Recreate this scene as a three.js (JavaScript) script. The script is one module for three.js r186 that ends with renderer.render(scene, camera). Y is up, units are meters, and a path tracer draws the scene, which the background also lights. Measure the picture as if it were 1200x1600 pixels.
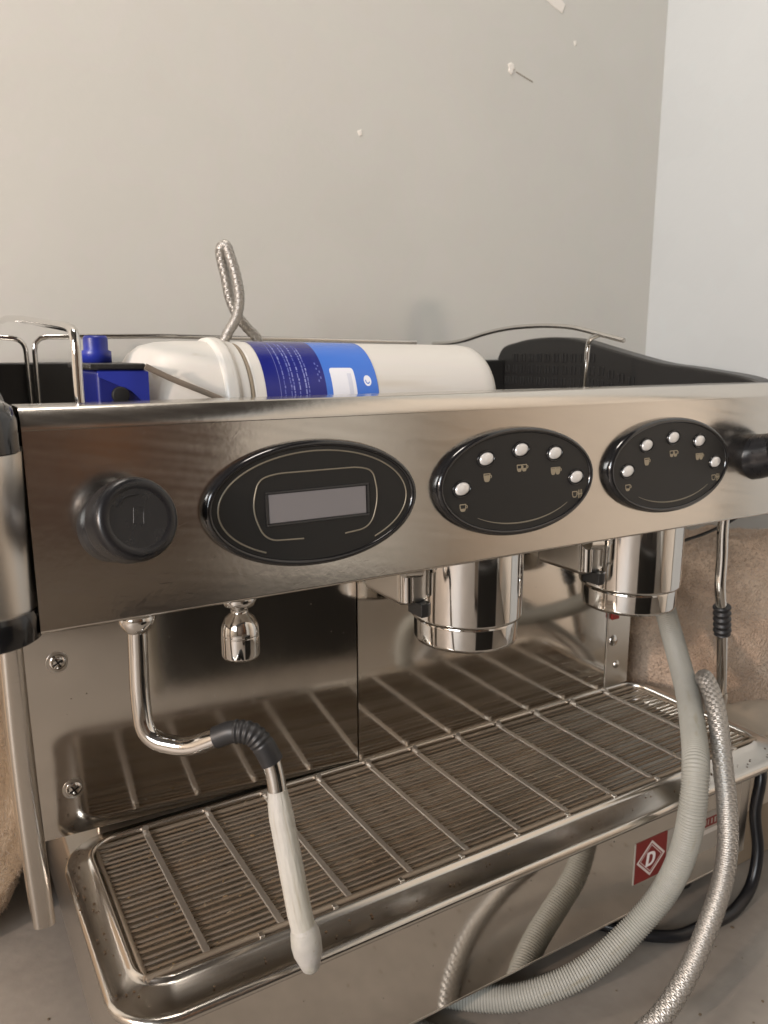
import * as THREE from 'three';
import { RoundedBoxGeometry } from 'three/addons/geometries/RoundedBoxGeometry.js';
import { mergeGeometries, mergeVertices } from 'three/addons/utils/BufferGeometryUtils.js';
import { ImprovedNoise } from 'three/addons/math/ImprovedNoise.js';
import { RectAreaLightUniformsLib } from 'three/addons/lights/RectAreaLightUniformsLib.js';

// ---------------------------------------------------------------- camera, lights, exposure
const scene = new THREE.Scene();
scene.background = new THREE.Color(0x000000);
const camera = new THREE.PerspectiveCamera(2 * Math.atan(800 / 1229.78) * 180 / Math.PI, 0.75, 0.02, 30);
camera.position.set(-0.0529, 0.1646, 0.4834);
camera.rotation.set(-0.2008, -0.5363, 0.0005, 'YXZ');
camera.focus = 0.60; camera.userData.fStop = 11;
camera.updateMatrixWorld();
const renderer = new THREE.WebGLRenderer({ antialias: true });
renderer.setSize(768, 1024);
renderer.toneMapping = THREE.LinearToneMapping;
renderer.toneMappingExposure = 1.64;
renderer.shadowMap.enabled = true;
RectAreaLightUniformsLib.init();
scene.environmentIntensity = 0;

const ROOM = { x0: -2.3, x1: 1.137, z0: -0.56, z1: 2.9, y0: -0.425, y1: 2.05 };
const WARM = new THREE.Color(1.0, 0.91, 0.82), COOL = new THREE.Color(0.92, 0.96, 1.0);
function areaLight(color, intensity, w, h, pos, look) {
  const l = new THREE.RectAreaLight(color, intensity, w, h);
  l.position.set(...pos); l.lookAt(...look); scene.add(l); return l;
}
const LAMP = { x: 0.1, z: -0.15, s: 0.5 };                      // ceiling light panel
areaLight(WARM, 10, LAMP.s, LAMP.s, [LAMP.x, ROOM.y1 - 0.075, LAMP.z], [LAMP.x, -1, LAMP.z]);
const WIN = { z0: 0.85, z1: 2.25, y0: 0.4, y1: 1.6 };          // window in the left wall
areaLight(COOL, 9, WIN.z1 - WIN.z0, WIN.y1 - WIN.y0, [ROOM.x0 + 0.03, (WIN.y0 + WIN.y1) / 2, (WIN.z0 + WIN.z1) / 2], [2, (WIN.y0 + WIN.y1) / 2, (WIN.z0 + WIN.z1) / 2]);
const BULB = [-1.35, 0.42, 0.5];                                  // warm bulb of the lamp on the left
{
  const p = new THREE.PointLight(new THREE.Color(1.0, 0.765, 0.62), 2.6, 0, 2);
  p.position.set(...BULB); p.castShadow = true; p.shadow.radius = 2; scene.add(p);
}

// ---------------------------------------------------------------- helpers
let seed = 7;
const rnd = () => { seed = (seed * 1664525 + 1013904223) >>> 0; return seed / 4294967296; };
const rr = (a, b) => a + (b - a) * rnd();
const noise = new ImprovedNoise();
const fbm = (x, y, z, o = 4) => { let s = 0, a = 0.5, f = 1; for (let i = 0; i < o; i++) { s += a * noise.noise(x * f, y * f, z * f); a *= 0.5; f *= 2.03; } return s; };
const V = (x, y, z) => new THREE.Vector3(x, y, z);
const used = {};
function numbered(n) { const k = used[n] = (used[n] ?? -1) + 1; return k ? `${n}_${String(k).padStart(3, '0')}` : n; }
function obj(name, geo, mat, parent = scene) {
  const m = new THREE.Mesh(Array.isArray(geo) ? merge(geo) : geo, mat);
  m.name = numbered(name); m.castShadow = true; m.receiveShadow = true; parent.add(m); return m;
}
function merge(list) {
  const l = list.map(g => { g = g.index ? g.toNonIndexed() : g; for (const k of Object.keys(g.attributes)) if (!['position', 'normal', 'uv'].includes(k)) g.deleteAttribute(k); return g; });
  return mergeGeometries(l);
}
function thing(name, label, category, pos = [0, 0, 0], group) {
  const g = new THREE.Group(); g.name = numbered(name); g.position.set(...pos); scene.add(g);
  return tag(g, label, category, group);
}
function tag(o, label, category, group) { o.userData = { label, category }; if (group) o.userData.group = group; return o; }
function struct(name, geo, mat) { const m = obj(name, geo, mat); m.userData = { kind: 'structure' }; return m; }
function part(name, parent, pos = [0, 0, 0]) { const g = new THREE.Group(); g.name = numbered(name); g.position.set(...pos); parent.add(g); return g; }
function box(x0, x1, y0, y1, z0, z1, r = 0) {
  const g = r ? new RoundedBoxGeometry(x1 - x0, y1 - y0, z1 - z0, 3, r) : new THREE.BoxGeometry(x1 - x0, y1 - y0, z1 - z0);
  return g.translate((x0 + x1) / 2, (y0 + y1) / 2, (z0 + z1) / 2);
}
// grid surface f(u,v) -> Vector3, u and v in 0..1
function surf(nu, nv, f, uvs = [1, 1], flip = false) {
  const p = [], uv = [], ix = [];
  for (let j = 0; j <= nv; j++) for (let i = 0; i <= nu; i++) { const q = f(i / nu, j / nv); p.push(q.x, q.y, q.z); uv.push(i / nu * uvs[0], j / nv * uvs[1]); }
  const w = nu + 1;
  for (let j = 0; j < nv; j++) for (let i = 0; i < nu; i++) { const a = j * w + i, b = a + 1, c = a + w, d = c + 1; flip ? ix.push(a, c, b, b, c, d) : ix.push(a, b, c, b, d, c); }
  const g = new THREE.BufferGeometry();
  g.setAttribute('position', new THREE.Float32BufferAttribute(p, 3)); g.setAttribute('uv', new THREE.Float32BufferAttribute(uv, 2)); g.setIndex(ix);
  g.computeVertexNormals(); return g;
}
// rings of equal length joined into a skin; closed loops
function loft(rings, { capStart = false, capEnd = false, sharp = [] } = {}) {
  const p = [], uv = [], ix = [], n = rings[0].length;
  const rows = [];
  rings.forEach((r, k) => { const row = []; for (let d = 0; d < (sharp.includes(k) ? 2 : 1); d++) { const s = p.length / 3; for (let i = 0; i <= n; i++) { const q = r[i % n]; p.push(q.x, q.y, q.z); uv.push(i / n, k / (rings.length - 1)); } row.push(s); } rows.push(row); });
  for (let k = 0; k < rows.length - 1; k++) {
    const a = rows[k][rows[k].length - 1], b = rows[k + 1][0];
    for (let i = 0; i < n; i++) ix.push(a + i, a + i + 1, b + i, a + i + 1, b + i + 1, b + i);
  }
  const cap = (ring, rev) => { const c = ring.reduce((s, q) => s.add(q), V(0, 0, 0)).multiplyScalar(1 / n), s = p.length / 3; p.push(c.x, c.y, c.z); uv.push(.5, .5); for (let i = 0; i <= n; i++) { const q = ring[i % n]; p.push(q.x, q.y, q.z); uv.push(i / n, 0); } for (let i = 0; i < n; i++) rev ? ix.push(s, s + 2 + i, s + 1 + i) : ix.push(s, s + 1 + i, s + 2 + i); };
  if (capStart) cap(rings[0], true); if (capEnd) cap(rings[rings.length - 1], false);
  const g = new THREE.BufferGeometry();
  g.setAttribute('position', new THREE.Float32BufferAttribute(p, 3)); g.setAttribute('uv', new THREE.Float32BufferAttribute(uv, 2)); g.setIndex(ix);
  g.computeVertexNormals(); seamless(g, rows, n); return g;
}
function seamless(g, rows, n) {
  const N = g.attributes.normal;
  for (const row of rows) for (const s of row) { const v = V(N.getX(s) + N.getX(s + n), N.getY(s) + N.getY(s + n), N.getZ(s) + N.getZ(s + n)).normalize(); N.setXYZ(s, v.x, v.y, v.z); N.setXYZ(s + n, v.x, v.y, v.z); }
}
// swept tube with radius function, uv in metres / turns
function sweep(points, radius, { steps = 80, sides = 16, uvLen = 1, around = 1, caps = true, closed = false } = {}) {
  const curve = !Array.isArray(points) ? points : new THREE.CatmullRomCurve3(points.map(q => V(...q)), false, 'centripetal');
  const L = curve.getLength(), rings = [], us = [];
  const pts = curve.getSpacedPoints(steps); let t0 = null, nrm = null;
  for (let k = 0; k <= steps; k++) {
    const t = (k === 0 ? pts[1].clone().sub(pts[0]) : k === steps ? pts[k].clone().sub(pts[k - 1]) : pts[k + 1].clone().sub(pts[k - 1])).normalize();
    if (!nrm) { nrm = Math.abs(t.y) < 0.9 ? V(0, 1, 0) : V(1, 0, 0); nrm.sub(t.clone().multiplyScalar(nrm.dot(t))).normalize(); }
    else { const q = new THREE.Quaternion().setFromUnitVectors(t0, t); nrm.applyQuaternion(q); nrm.sub(t.clone().multiplyScalar(nrm.dot(t))).normalize(); }
    t0 = t; const bi = t.clone().cross(nrm), s = k / steps, r = typeof radius === 'function' ? radius(s, s * L) : radius;
    const ring = []; for (let i = 0; i < sides; i++) { const a = i / sides * 2 * Math.PI; ring.push(pts[k].clone().addScaledVector(nrm, Math.cos(a) * r).addScaledVector(bi, Math.sin(a) * r)); }
    rings.push(ring);
  }
  const g = loft(rings, { capStart: caps, capEnd: caps });
  const U = g.attributes.uv; for (let i = 0; i < (steps + 1) * (sides + 1); i++) U.setXY(i, (i % (sides + 1)) / sides * around, Math.floor(i / (sides + 1)) / steps * L / uvLen);
  return g;
}
const rod = (a, b, r, sides = 8) => sweep(new THREE.LineCurve3(V(...a), V(...b)), r, { steps: 1, sides });
// polyline with rounded corners
function bent(pts, rad) {
  const path = new THREE.CurvePath(); let prev = V(...pts[0]);
  for (let i = 1; i < pts.length - 1; i++) {
    const p = V(...pts[i]), a = V(...pts[i - 1]).sub(p), b = V(...pts[i + 1]).sub(p), r = Math.min(rad, a.length() * .49, b.length() * .49);
    const s = p.clone().addScaledVector(a.normalize(), r), e = p.clone().addScaledVector(b.normalize(), r);
    path.add(new THREE.LineCurve3(prev, s)); path.add(new THREE.QuadraticBezierCurve3(s, p, e)); prev = e;
  }
  path.add(new THREE.LineCurve3(prev, V(...pts[pts.length - 1])));
  return path;
}
function roundRect(x0, x1, z0, z1, r, y, k = 8) {
  const out = [], c = [[x1 - r, z1 - r, 0], [x0 + r, z1 - r, 1], [x0 + r, z0 + r, 2], [x1 - r, z0 + r, 3]];
  for (const [cx, cz, q] of c) for (let i = 0; i <= k; i++) { const a = (q + i / k) * Math.PI / 2; out.push(V(cx + Math.cos(a) * r, y, cz + Math.sin(a) * r)); }
  return out.reverse();
}
const ellipse = (a, b, z, n = 96) => Array.from({ length: n }, (_, i) => V(a * Math.cos(i / n * 2 * Math.PI), b * Math.sin(i / n * 2 * Math.PI), z));
function ellipseDisc(a, b, z, n = 96) {
  const g = loft([ellipse(a, b, z, n), ellipse(a * .5, b * .5, z, n), ellipse(a * .0004, b * .0004, z, n)]);
  const P = g.attributes.position, U = g.attributes.uv; for (let i = 0; i < P.count; i++) U.setXY(i, P.getX(i) / (2 * a) + .5, P.getY(i) / (2 * b) + .5);
  return g;
}
function lathe(pts, seg = 48) { return new THREE.LatheGeometry(pts.map(([r, y]) => new THREE.Vector2(r, y)), seg); }
// textures
function dataTex(w, h, f, srgb = false, rep = [1, 1]) {
  const d = new Uint8Array(w * h * 4);
  for (let y = 0; y < h; y++) for (let x = 0; x < w; x++) { const c = f(x / w, y / h, x, y), o = (y * w + x) * 4; const a = Array.isArray(c) ? c : [c, c, c]; for (let k = 0; k < 3; k++) d[o + k] = Math.max(0, Math.min(255, a[k] * 255)); d[o + 3] = 255; }
  const t = new THREE.DataTexture(d, w, h); t.wrapS = t.wrapT = THREE.RepeatWrapping; t.magFilter = THREE.LinearFilter; t.minFilter = THREE.LinearMipmapLinearFilter; t.generateMipmaps = true;
  if (srgb) t.colorSpace = THREE.SRGBColorSpace; t.repeat.set(...rep); t.needsUpdate = true; return t;
}
const again = (t, x, y) => { const c = t.clone(); c.repeat.set(x, y); c.needsUpdate = true; return c; };
// tileable noise from a torus-free blend
const tn = (u, v, f, o = 4, z = 0) => { const a = fbm(u * f, v * f, z, o), b = fbm((u - 1) * f, v * f, z, o), c = fbm(u * f, (v - 1) * f, z, o), d = fbm((u - 1) * f, (v - 1) * f, z, o); return (a * (1 - u) + b * u) * (1 - v) + (c * (1 - u) + d * u) * v; };

// ---------------------------------------------------------------- materials
const lin = (r, g, b) => new THREE.Color().setRGB(r, g, b);
const M = (o) => new THREE.MeshPhysicalMaterial(o);
const smudge = dataTex(512, 512, (u, v) => { const s = .5 + .55 * tn(u, v, 5, 5, 3) + .12 * tn(u, v, 60, 2, 9); return s; });
const brushed = dataTex(512, 512, (u, v) => { const s = .5 + .5 * tn(u, v * 1, 4, 2, 1) * .3 + .5 * (noise.noise(u * 6, v * 170, 4) * .5 + noise.noise(u * 14, v * 380, 8) * .5); return s; });
// scratches: fine random short strokes for the worn panels
const scratchMap = (() => {
  const n = 1024, a = new Float32Array(n * n).fill(.5);
  for (let k = 0; k < 900; k++) { let x = rnd() * n, y = rnd() * n; const th = rr(-.5, .9), l = rr(6, 70), dpt = rr(-.16, .16) * (rnd() < .1 ? 2 : 1); for (let i = 0; i < l; i++) { const xi = (Math.floor(x) % n + n) % n, yi = (Math.floor(y) % n + n) % n; a[yi * n + xi] += dpt * (1 - Math.abs(i / l - .5) * 2); x += Math.cos(th); y += Math.sin(th) + (rnd() - .5) * .2; } }
  return dataTex(n, n, (u, v, x, y) => a[y * n + x] + .34 * tn(u, v, 40, 3, 5));
})();
const STAINLESS = lin(.66, .625, .575);
const smear = dataTex(1024, 512, (u, v) => { const w = (v + .35 * u) % 1, s = .50 + .5 * tn(u, v, 4, 4, 3) + .30 * tn(u, w, 1.5, 1, 6) + .28 * noise.noise(u * 5, w * 46, 14) * (.5 + tn(u, v, 3, 2, 16)) + .10 * tn(u, v, 60, 2, 9); return Math.max(.22, s); });
const steel = M({ color: STAINLESS, metalness: 1, roughness: .38, roughnessMap: again(smear, 2.4, 4.8), bumpMap: again(scratchMap, 4, 4), bumpScale: .00013 });
const steelPlain = M({ color: STAINLESS, metalness: 1, roughness: .28, bumpMap: again(brushed, 2, 2), bumpScale: .00002 });
const traySteel = M({ color: STAINLESS, metalness: 1, roughness: .27, roughnessMap: again(smudge, 6, 3) });
traySteel.roughness = .42;
const wavy = dataTex(256, 256, (u, v) => .5 + .9 * tn(u, v, 3, 2, 77));
const splashSteel = M({ color: STAINLESS, metalness: 1, roughness: .21, roughnessMap: again(smudge, 2, 1), bumpMap: again(wavy, 1, .6), bumpScale: .0012 });
const lowSteel = M({ color: STAINLESS, metalness: 1, roughness: .15, roughnessMap: again(smudge, 3, 1), bumpMap: again(brushed, 3, 1.5), bumpScale: .00002 });
const chrome = M({ color: lin(.66, .645, .62), metalness: 1, roughness: .07 });
const wireSteel = M({ color: STAINLESS, metalness: 1, roughness: .3 });
const grateSteel = M({ color: lin(.35, .29, .225), metalness: .75, roughness: .5, bumpMap: again(smudge, 4, 4), bumpScale: .0003 });
const barSteel = M({ color: lin(.45, .41, .36), metalness: .8, roughness: .42 });
const blackGloss = M({ color: lin(.010, .010, .011), roughness: .16, clearcoat: .5, clearcoatRoughness: .1 });
const blackMatte = M({ color: lin(.014, .014, .0135), roughness: .42 });
const blackPlastic = M({ color: lin(.016, .0155, .015), roughness: .35, bumpMap: again(smudge, 8, 8), bumpScale: .0002 });
const rubber = M({ color: lin(.018, .018, .019), roughness: .45 });
const knobMat = M({ color: lin(.011, .011, .0125), roughness: .62, roughnessMap: again(smudge, 2, 2) });
const printGold = M({ color: lin(.24, .215, .165), roughness: .4, metalness: .3 });
const buttonMat = M({ color: lin(.80, .78, .75), roughness: .22, metalness: .25, clearcoat: .6, clearcoatRoughness: .05 });
const dark = M({ color: lin(.006, .006, .006), roughness: .6 });
const screenMat = M({ color: lin(.20, .19, .195), roughness: .35, clearcoat: .4, clearcoatRoughness: .12 });

const wallBump = dataTex(512, 512, (u, v) => .5 + .5 * tn(u, v, 40, 3, 2) + .35 * tn(u, v, 6, 3, 7));
const wallTint = dataTex(512, 512, (u, v) => { const n = tn(u, v, 3, 4, 12), m = tn(u, v, 14, 3, 4); return [.796 + .035 * n + .016 * m, .790 + .03 * n + .016 * m, .764 + .03 * n + .02 * m]; }, true);
const wallMat = M({ map: again(wallTint, .7, .7), roughness: .62, bumpMap: again(wallBump, 2.2, 2.2), bumpScale: .00045 });
const wallTint2 = dataTex(512, 512, (u, v) => { const n = tn(u, v, 3, 4, 22), m = tn(u, v, 10, 3, 14); return [.775 + .03 * n + .016 * m, .787 + .03 * n + .016 * m, .787 + .03 * n + .016 * m]; }, true);
const wallMat2 = M({ map: again(wallTint2, .7, .7), roughness: .5, bumpMap: again(wallBump, 1.8, 1.8), bumpScale: .0005 });
const plaster = M({ color: lin(.80, .76, .70), roughness: .9 });
const roomDark = M({ color: lin(.10, .075, .055), roughness: .8 });
const ceilMat = M({ color: lin(.035, .030, .026), roughness: .85 });
const floorTex = dataTex(512, 512, (u, v) => { const n = tn(u, v, 4, 5, 31), m = tn(u, v, 40, 3, 33); const st = Math.max(0, tn(u, v, 9, 4, 37) - .18) * .5, k = .57 + .09 * n + .05 * m + .05 * tn(u, v, 120, 1, 39) - st; return [k, k * .955, k * .90]; }, true);
const floorMat = M({ map: again(floorTex, .8, .8), roughness: .5, bumpMap: again(wallBump, 3, 3), bumpScale: .0004 });

// ---------------------------------------------------------------- the room
{
  const { x0, x1, y0, y1, z0, z1 } = ROOM, T = .1;
  const plane = (f, uv) => surf(2, 2, f, uv);
  struct('floor', box(x0 - T, x1 + T, y0 - T, y0, z0 - T, z1 + T), floorMat);
  const fixUV = (g, ax, bx) => { const P = g.attributes.position, U = g.attributes.uv, c = 'XYZ'; for (let i = 0; i < P.count; i++) U.setXY(i, P['get' + c[ax]](i), P['get' + c[bx]](i)); return g; };
  fixUV(scene.children[scene.children.length - 1].geometry, 0, 2);
  const back = struct('wall_back', fixUV(box(x0 - T, x1 + T, y0, y1, z0 - T, z0), 0, 1), wallMat);
  struct('wall_right', fixUV(box(x1, x1 + T, y0, y1, z0, z1), 2, 1), wallMat2);
  struct('wall_front', fixUV(box(x0 - T, x1 + T, y0, y1, z1, z1 + T), 0, 1), roomDark);
  struct('ceiling', box(x0 - T, x1 + T, y1, y1 + T, z0 - T, z1 + T), ceilMat);
  const left = [box(x0 - T, x0, y0, WIN.y0, z0, z1), box(x0 - T, x0, WIN.y1, y1, z0, z1), box(x0 - T, x0, WIN.y0, WIN.y1, z0, WIN.z0), box(x0 - T, x0, WIN.y0, WIN.y1, WIN.z1, z1)];
  struct('wall_left', left.map(g => fixUV(g, 2, 1)), wallMat);
  // flaked plaster and an old nail with its scratch on the back wall
  const chip = (pts, d) => { const s = new THREE.Shape(pts.map(p => new THREE.Vector2(...p))); return new THREE.ExtrudeGeometry(s, { depth: d, bevelEnabled: true, bevelSize: .0015, bevelThickness: .0012, bevelSegments: 2, steps: 1 }); };
  obj('plaster_chip', chip([[.8568, .7067], [.8677, .7017], [.8814, .6963], [.8951, .6925], [.8999, .7036], [.8858, .7126], [.87, .716]], .0006).translate(0, 0, z0 - .0005), plaster, back);
  obj('plaster_chip', chip([[.7905, .5985], [.795, .601], [.799, .6], [.8012, .5955], [.797, .593], [.7985, .5895], [.7955, .5872], [.7915, .590], [.793, .594]], .0012).translate(0, 0, z0 - .0005), plaster, back);
  obj('plaster_chip', chip([[.525, .468], [.529, .470], [.530, .465], [.527, .464]], .0004).translate(0, 0, z0 - .0005), plaster, back);
  obj('plaster_chip', chip([[.9245, .655], [.927, .656], [.928, .652], [.926, .651]], .0004).translate(0, 0, z0 - .0005), plaster, back);

  obj('wall_scratch', rod([.8053, .5914, z0 + .0001], [.8396, .5822, z0 + .0001], .0009, 6), M({ color: lin(.30, .26, .21), roughness: .9 }), back);
}
{
  const w = thing('window', 'bright window in the left wall, mirrored in the chrome end post', 'window', [ROOM.x0, WIN.y0, (WIN.z0 + WIN.z1) / 2]);
  const hw = (WIN.z1 - WIN.z0) / 2, hh = WIN.y1 - WIN.y0, wm = M({ color: lin(.75, .75, .73), roughness: .4 });
  obj('window_frame', [box(-.06, .015, 0, .05, -hw, hw), box(-.06, .015, hh - .05, hh, -hw, hw), box(-.06, .015, .05, hh - .05, -hw, -hw + .05), box(-.06, .015, .05, hh - .05, hw - .05, hw), box(-.06, .012, .05, hh - .05, -.025, .025)], wm, w);
  const glow = new THREE.MeshStandardMaterial({ color: 0x000000, emissive: COOL, emissiveIntensity: 1.2, roughness: .3 });
  obj('window_pane', box(-.045, -.035, .05, hh - .05, -hw + .05, -.025), glow, w);
  obj('window_pane', box(-.045, -.035, .05, hh - .05, .025, hw - .05), glow, w);
}
{
  const c = thing('ceiling_light', 'square white ceiling light above the room', 'ceiling light', [LAMP.x, ROOM.y1, LAMP.z]);
  const s = LAMP.s / 2;
  obj('light_frame', [box(-s - .02, s + .02, -.06, 0, -s - .02, -s), box(-s - .02, s + .02, -.06, 0, s, s + .02), box(-s - .02, -s, -.06, 0, -s, s), box(s, s + .02, -.06, 0, -s, s)], M({ color: lin(.7, .7, .7), roughness: .4 }), c);
  obj('light_diffuser', box(-s, s, -.055, -.01, -s, s), new THREE.MeshStandardMaterial({ color: 0x000000, emissive: WARM, emissiveIntensity: 1.5 }), c);
}
{
  const l = thing('floor_lamp', 'warm floor lamp with bare bulb standing by the left wall', 'lamp', [BULB[0], ROOM.y0, BULB[2]]);
  const h = BULB[1] - ROOM.y0;
  obj('lamp_base', lathe([[0, 0], [.12, 0], [.12, .012], [.02, .022], [0, .022]]), blackPlastic, l);
  obj('lamp_pole', rod([0, .02, 0], [0, h - .05, 0], .009), blackPlastic, l);
  const b = obj('lamp_bulb', new THREE.SphereGeometry(.035, 24, 16).translate(0, h, 0), new THREE.MeshStandardMaterial({ color: 0x000000, emissive: new THREE.Color(1, .74, .50), emissiveIntensity: 18 }), l);
  b.castShadow = false;
}
{
  const d = thing('sliding_door', 'cream white sliding door in the right wall, mirrored in the middle of the steel front panel', 'door', [ROOM.x1, ROOM.y0, 1.55]);
  const cream = M({ color: lin(.80, .73, .64), roughness: .5 });
  for (const s of [-1, 1]) {
    const lf = obj('door_leaf', box(s < 0 ? -.045 : -.025, s < 0 ? -.027 : -.007, .01, 2.0, s < 0 ? -1.2 : -.02, s < 0 ? .02 : 1.2, .002), cream, d);
    obj('handle', box(s < 0 ? -.055 : -.034, s < 0 ? -.0452 : -.0252, .9, 1.1, s * 1.1 - .012, s * 1.1 + .012, .003), wireSteel, lf);
  }
  obj('door_rail', box(-.06, 0, 2.002, 2.06, -1.25, 1.25), cream, d);
}
{
  const c = thing('cupboard', 'dark brown cupboard, mirrored in the left end of the steel front panel', 'cupboard', [.22, ROOM.y0, .98]);
  const brown = M({ color: lin(.060, .031, .019), roughness: .5 }), amber = M({ color: lin(.26, .11, .03), roughness: .5 }), greyDrawer = M({ color: lin(.17, .15, .13), roughness: .5 });
  obj('carcass', box(-.26, .26, .04, 1.25, 0, .4, .004), brown, c);
  for (const x of [-.155, .165]) { const d = obj('door', box(x - .10, x + (x < 0 ? .135 : .09), .36, 1.23, -.02, -.002, .004), brown, c); obj('handle', rod([x + .02, .55, -.035], [x + .02, .7, -.035], .005), wireSteel, d); }
  obj('door_edge', box(-.012, .050, .46, 1.23, -.022, -.002, .004), amber, c);
  obj('drawer', box(-.255, .255, .06, .345, -.02, -.002, .004), greyDrawer, c);
  obj('plinth', box(-.24, .24, 0, .04, .02, .38), dark, c);
}

{
  const c = thing('tool_case', 'black tool case on the floor, mirrored in the backsplash below the water tap', 'case', [.42, ROOM.y0, .68]);
  obj('case_body', box(-.225, .225, 0, .27, -.13, .13, .02), blackPlastic, c);
  obj('case_handle', sweep(bent([[-.06, .265, 0], [-.06, .30, 0], [.06, .30, 0], [.06, .265, 0]], .02), .009, { steps: 30, sides: 10 }), rubber, c);
  for (const x of [-.13, .13]) obj('case_latch', box(x - .02, x + .02, .20, .25, .128, .138, .003), wireSteel, c);
}

// ---------------------------------------------------------------- espresso machine
const E = thing('espresso_machine', 'stainless steel two group espresso machine with black oval control panels', 'coffee machine');
const TILT = .0534, W = .72;
const pn = (u, v, d = 0) => [u, v * Math.cos(TILT) + d * Math.sin(TILT), -v * Math.sin(TILT) + d * Math.cos(TILT)];

// front panel: one folded sheet, profile in (z, y)
{
  const prof = []; const add = (v, d = 0) => { const q = pn(0, v, d); prof.push([q[2], q[1]]); };
  prof.push([-.03, .0015]); prof.push([-.004, .0012]); for (let i = 0; i <= 4; i++) { const a = -Math.PI / 2 + i / 4 * Math.PI / 2; prof.push([-.0025 + .0025 * Math.cos(a), .0025 + .0025 * Math.sin(a)]); }
  for (let i = 1; i <= 6; i++) add(.0025 + i / 6 * .1175);
  add(.1206, .0003); add(.1211, .0003);
  const arc = (a0, a1, R, n) => { const [zt, yt] = prof[prof.length - 1]; for (let i = 1; i <= n; i++) { const a = a0 + i / n * (a1 - a0); prof.push([zt - R * Math.cos(a0) + R * Math.cos(a), yt - R * Math.sin(a0) + R * Math.sin(a)]); } };
  arc(.30, .74, .0285, 10); arc(.74, Math.PI / 2, .0046, 8);
  const yTop = prof[prof.length - 1][1];
  prof.push([-.05, yTop - .0002]); prof.push([-.052, yTop - .0015]); prof.push([-.0525, .10]); prof.push([-.0525, .072]);
  const L = [0]; for (let i = 1; i < prof.length; i++) L.push(L[i - 1] + Math.hypot(prof[i][0] - prof[i - 1][0], prof[i][1] - prof[i - 1][1]));
  const NX = 40, p = [], uv = [], ix = [], nr = prof.length;
  for (let j = 0; j < nr; j++) for (let i = 0; i <= NX; i++) { const x = -.0015 + (W + .003) * i / NX; p.push(x, prof[j][1], prof[j][0]); uv.push(x, L[j]); }
  for (let j = 0; j < nr - 1; j++) for (let i = 0; i < NX; i++) { const a = j * (NX + 1) + i, c = a + NX + 1; ix.push(a, a + 1, c, a + 1, c + 1, c); }
  const g = new THREE.BufferGeometry(); g.setAttribute('position', new THREE.Float32BufferAttribute(p, 3)); g.setAttribute('uv', new THREE.Float32BufferAttribute(uv, 2)); g.setIndex(ix);
  // analytic profile normals
  const N = []; for (let j = 0; j < nr; j++) { const a = prof[Math.max(0, j - 1)], b = prof[Math.min(nr - 1, j + 1)]; let tz = b[0] - a[0], ty = b[1] - a[1]; const l = Math.hypot(tz, ty); for (let i = 0; i <= NX; i++) N.push(0, -tz / l, ty / l); }
  g.setAttribute('normal', new THREE.Float32BufferAttribute(N, 3));
  obj('front_panel', g, steel, E);
}
// housing behind it: cup tray floor, rear wall, underside
obj('cup_tray', [box(.0, W, .066, .0715, -.462, -.0535), box(.0, W, .0, .004, -.462, -.032)], steelPlain, E);
obj('rear_wall', box(-.002, W + .002, -.002, .153, -.475, -.4625, .003), blackPlastic, E);
function cheek(x, thick) {
  const s = new THREE.Shape();
  const pts = [[-.004, .1], [-.043, .131], [-.1165, .143], [-.174, .149], [-.23, .160], [-.269, .1685], [-.31, .1775], [-.354, .1816], [-.4, .1805], [-.436, .176], [-.47, .167], [-.485, .14]];
  s.moveTo(-.012, 0); s.lineTo(-.004, .03); s.lineTo(-.004, .1); s.splineThru(pts.slice(1).map(q => new THREE.Vector2(...q))); s.lineTo(-.485, 0); s.closePath();
  const g = new THREE.ExtrudeGeometry(s, { depth: thick - .006, bevelEnabled: true, bevelSize: .003, bevelThickness: .003, bevelSegments: 3, curveSegments: 10 });
  g.rotateY(-Math.PI / 2); g.translate(x + thick - .003, 0, 0);   // shape x -> z
  return g;
}
{
  const c = obj('side_cheek', cheek(.722, .028), blackPlastic, E);
  for (let r = 0; r < 3; r++) for (let k = 0; k < 15; k++) {
    const z = -.462 + k * .0172, top = .162 - r * .0165 - (k > 11 ? .012 * (k - 11) / 3 : 0), pair = [0, .0068];
    if (r === 0 && (k < 1 || k > 10)) continue;
    for (const d of pair) obj('vent_slot', box(.7205, .7224, top - .0115, top, z + d, z + d + .0038, .0008), dark, c);
  }
  obj('side_cheek', cheek(-.0315, .028).translate(0, 0, -.014), blackPlastic, E);
}
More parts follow.
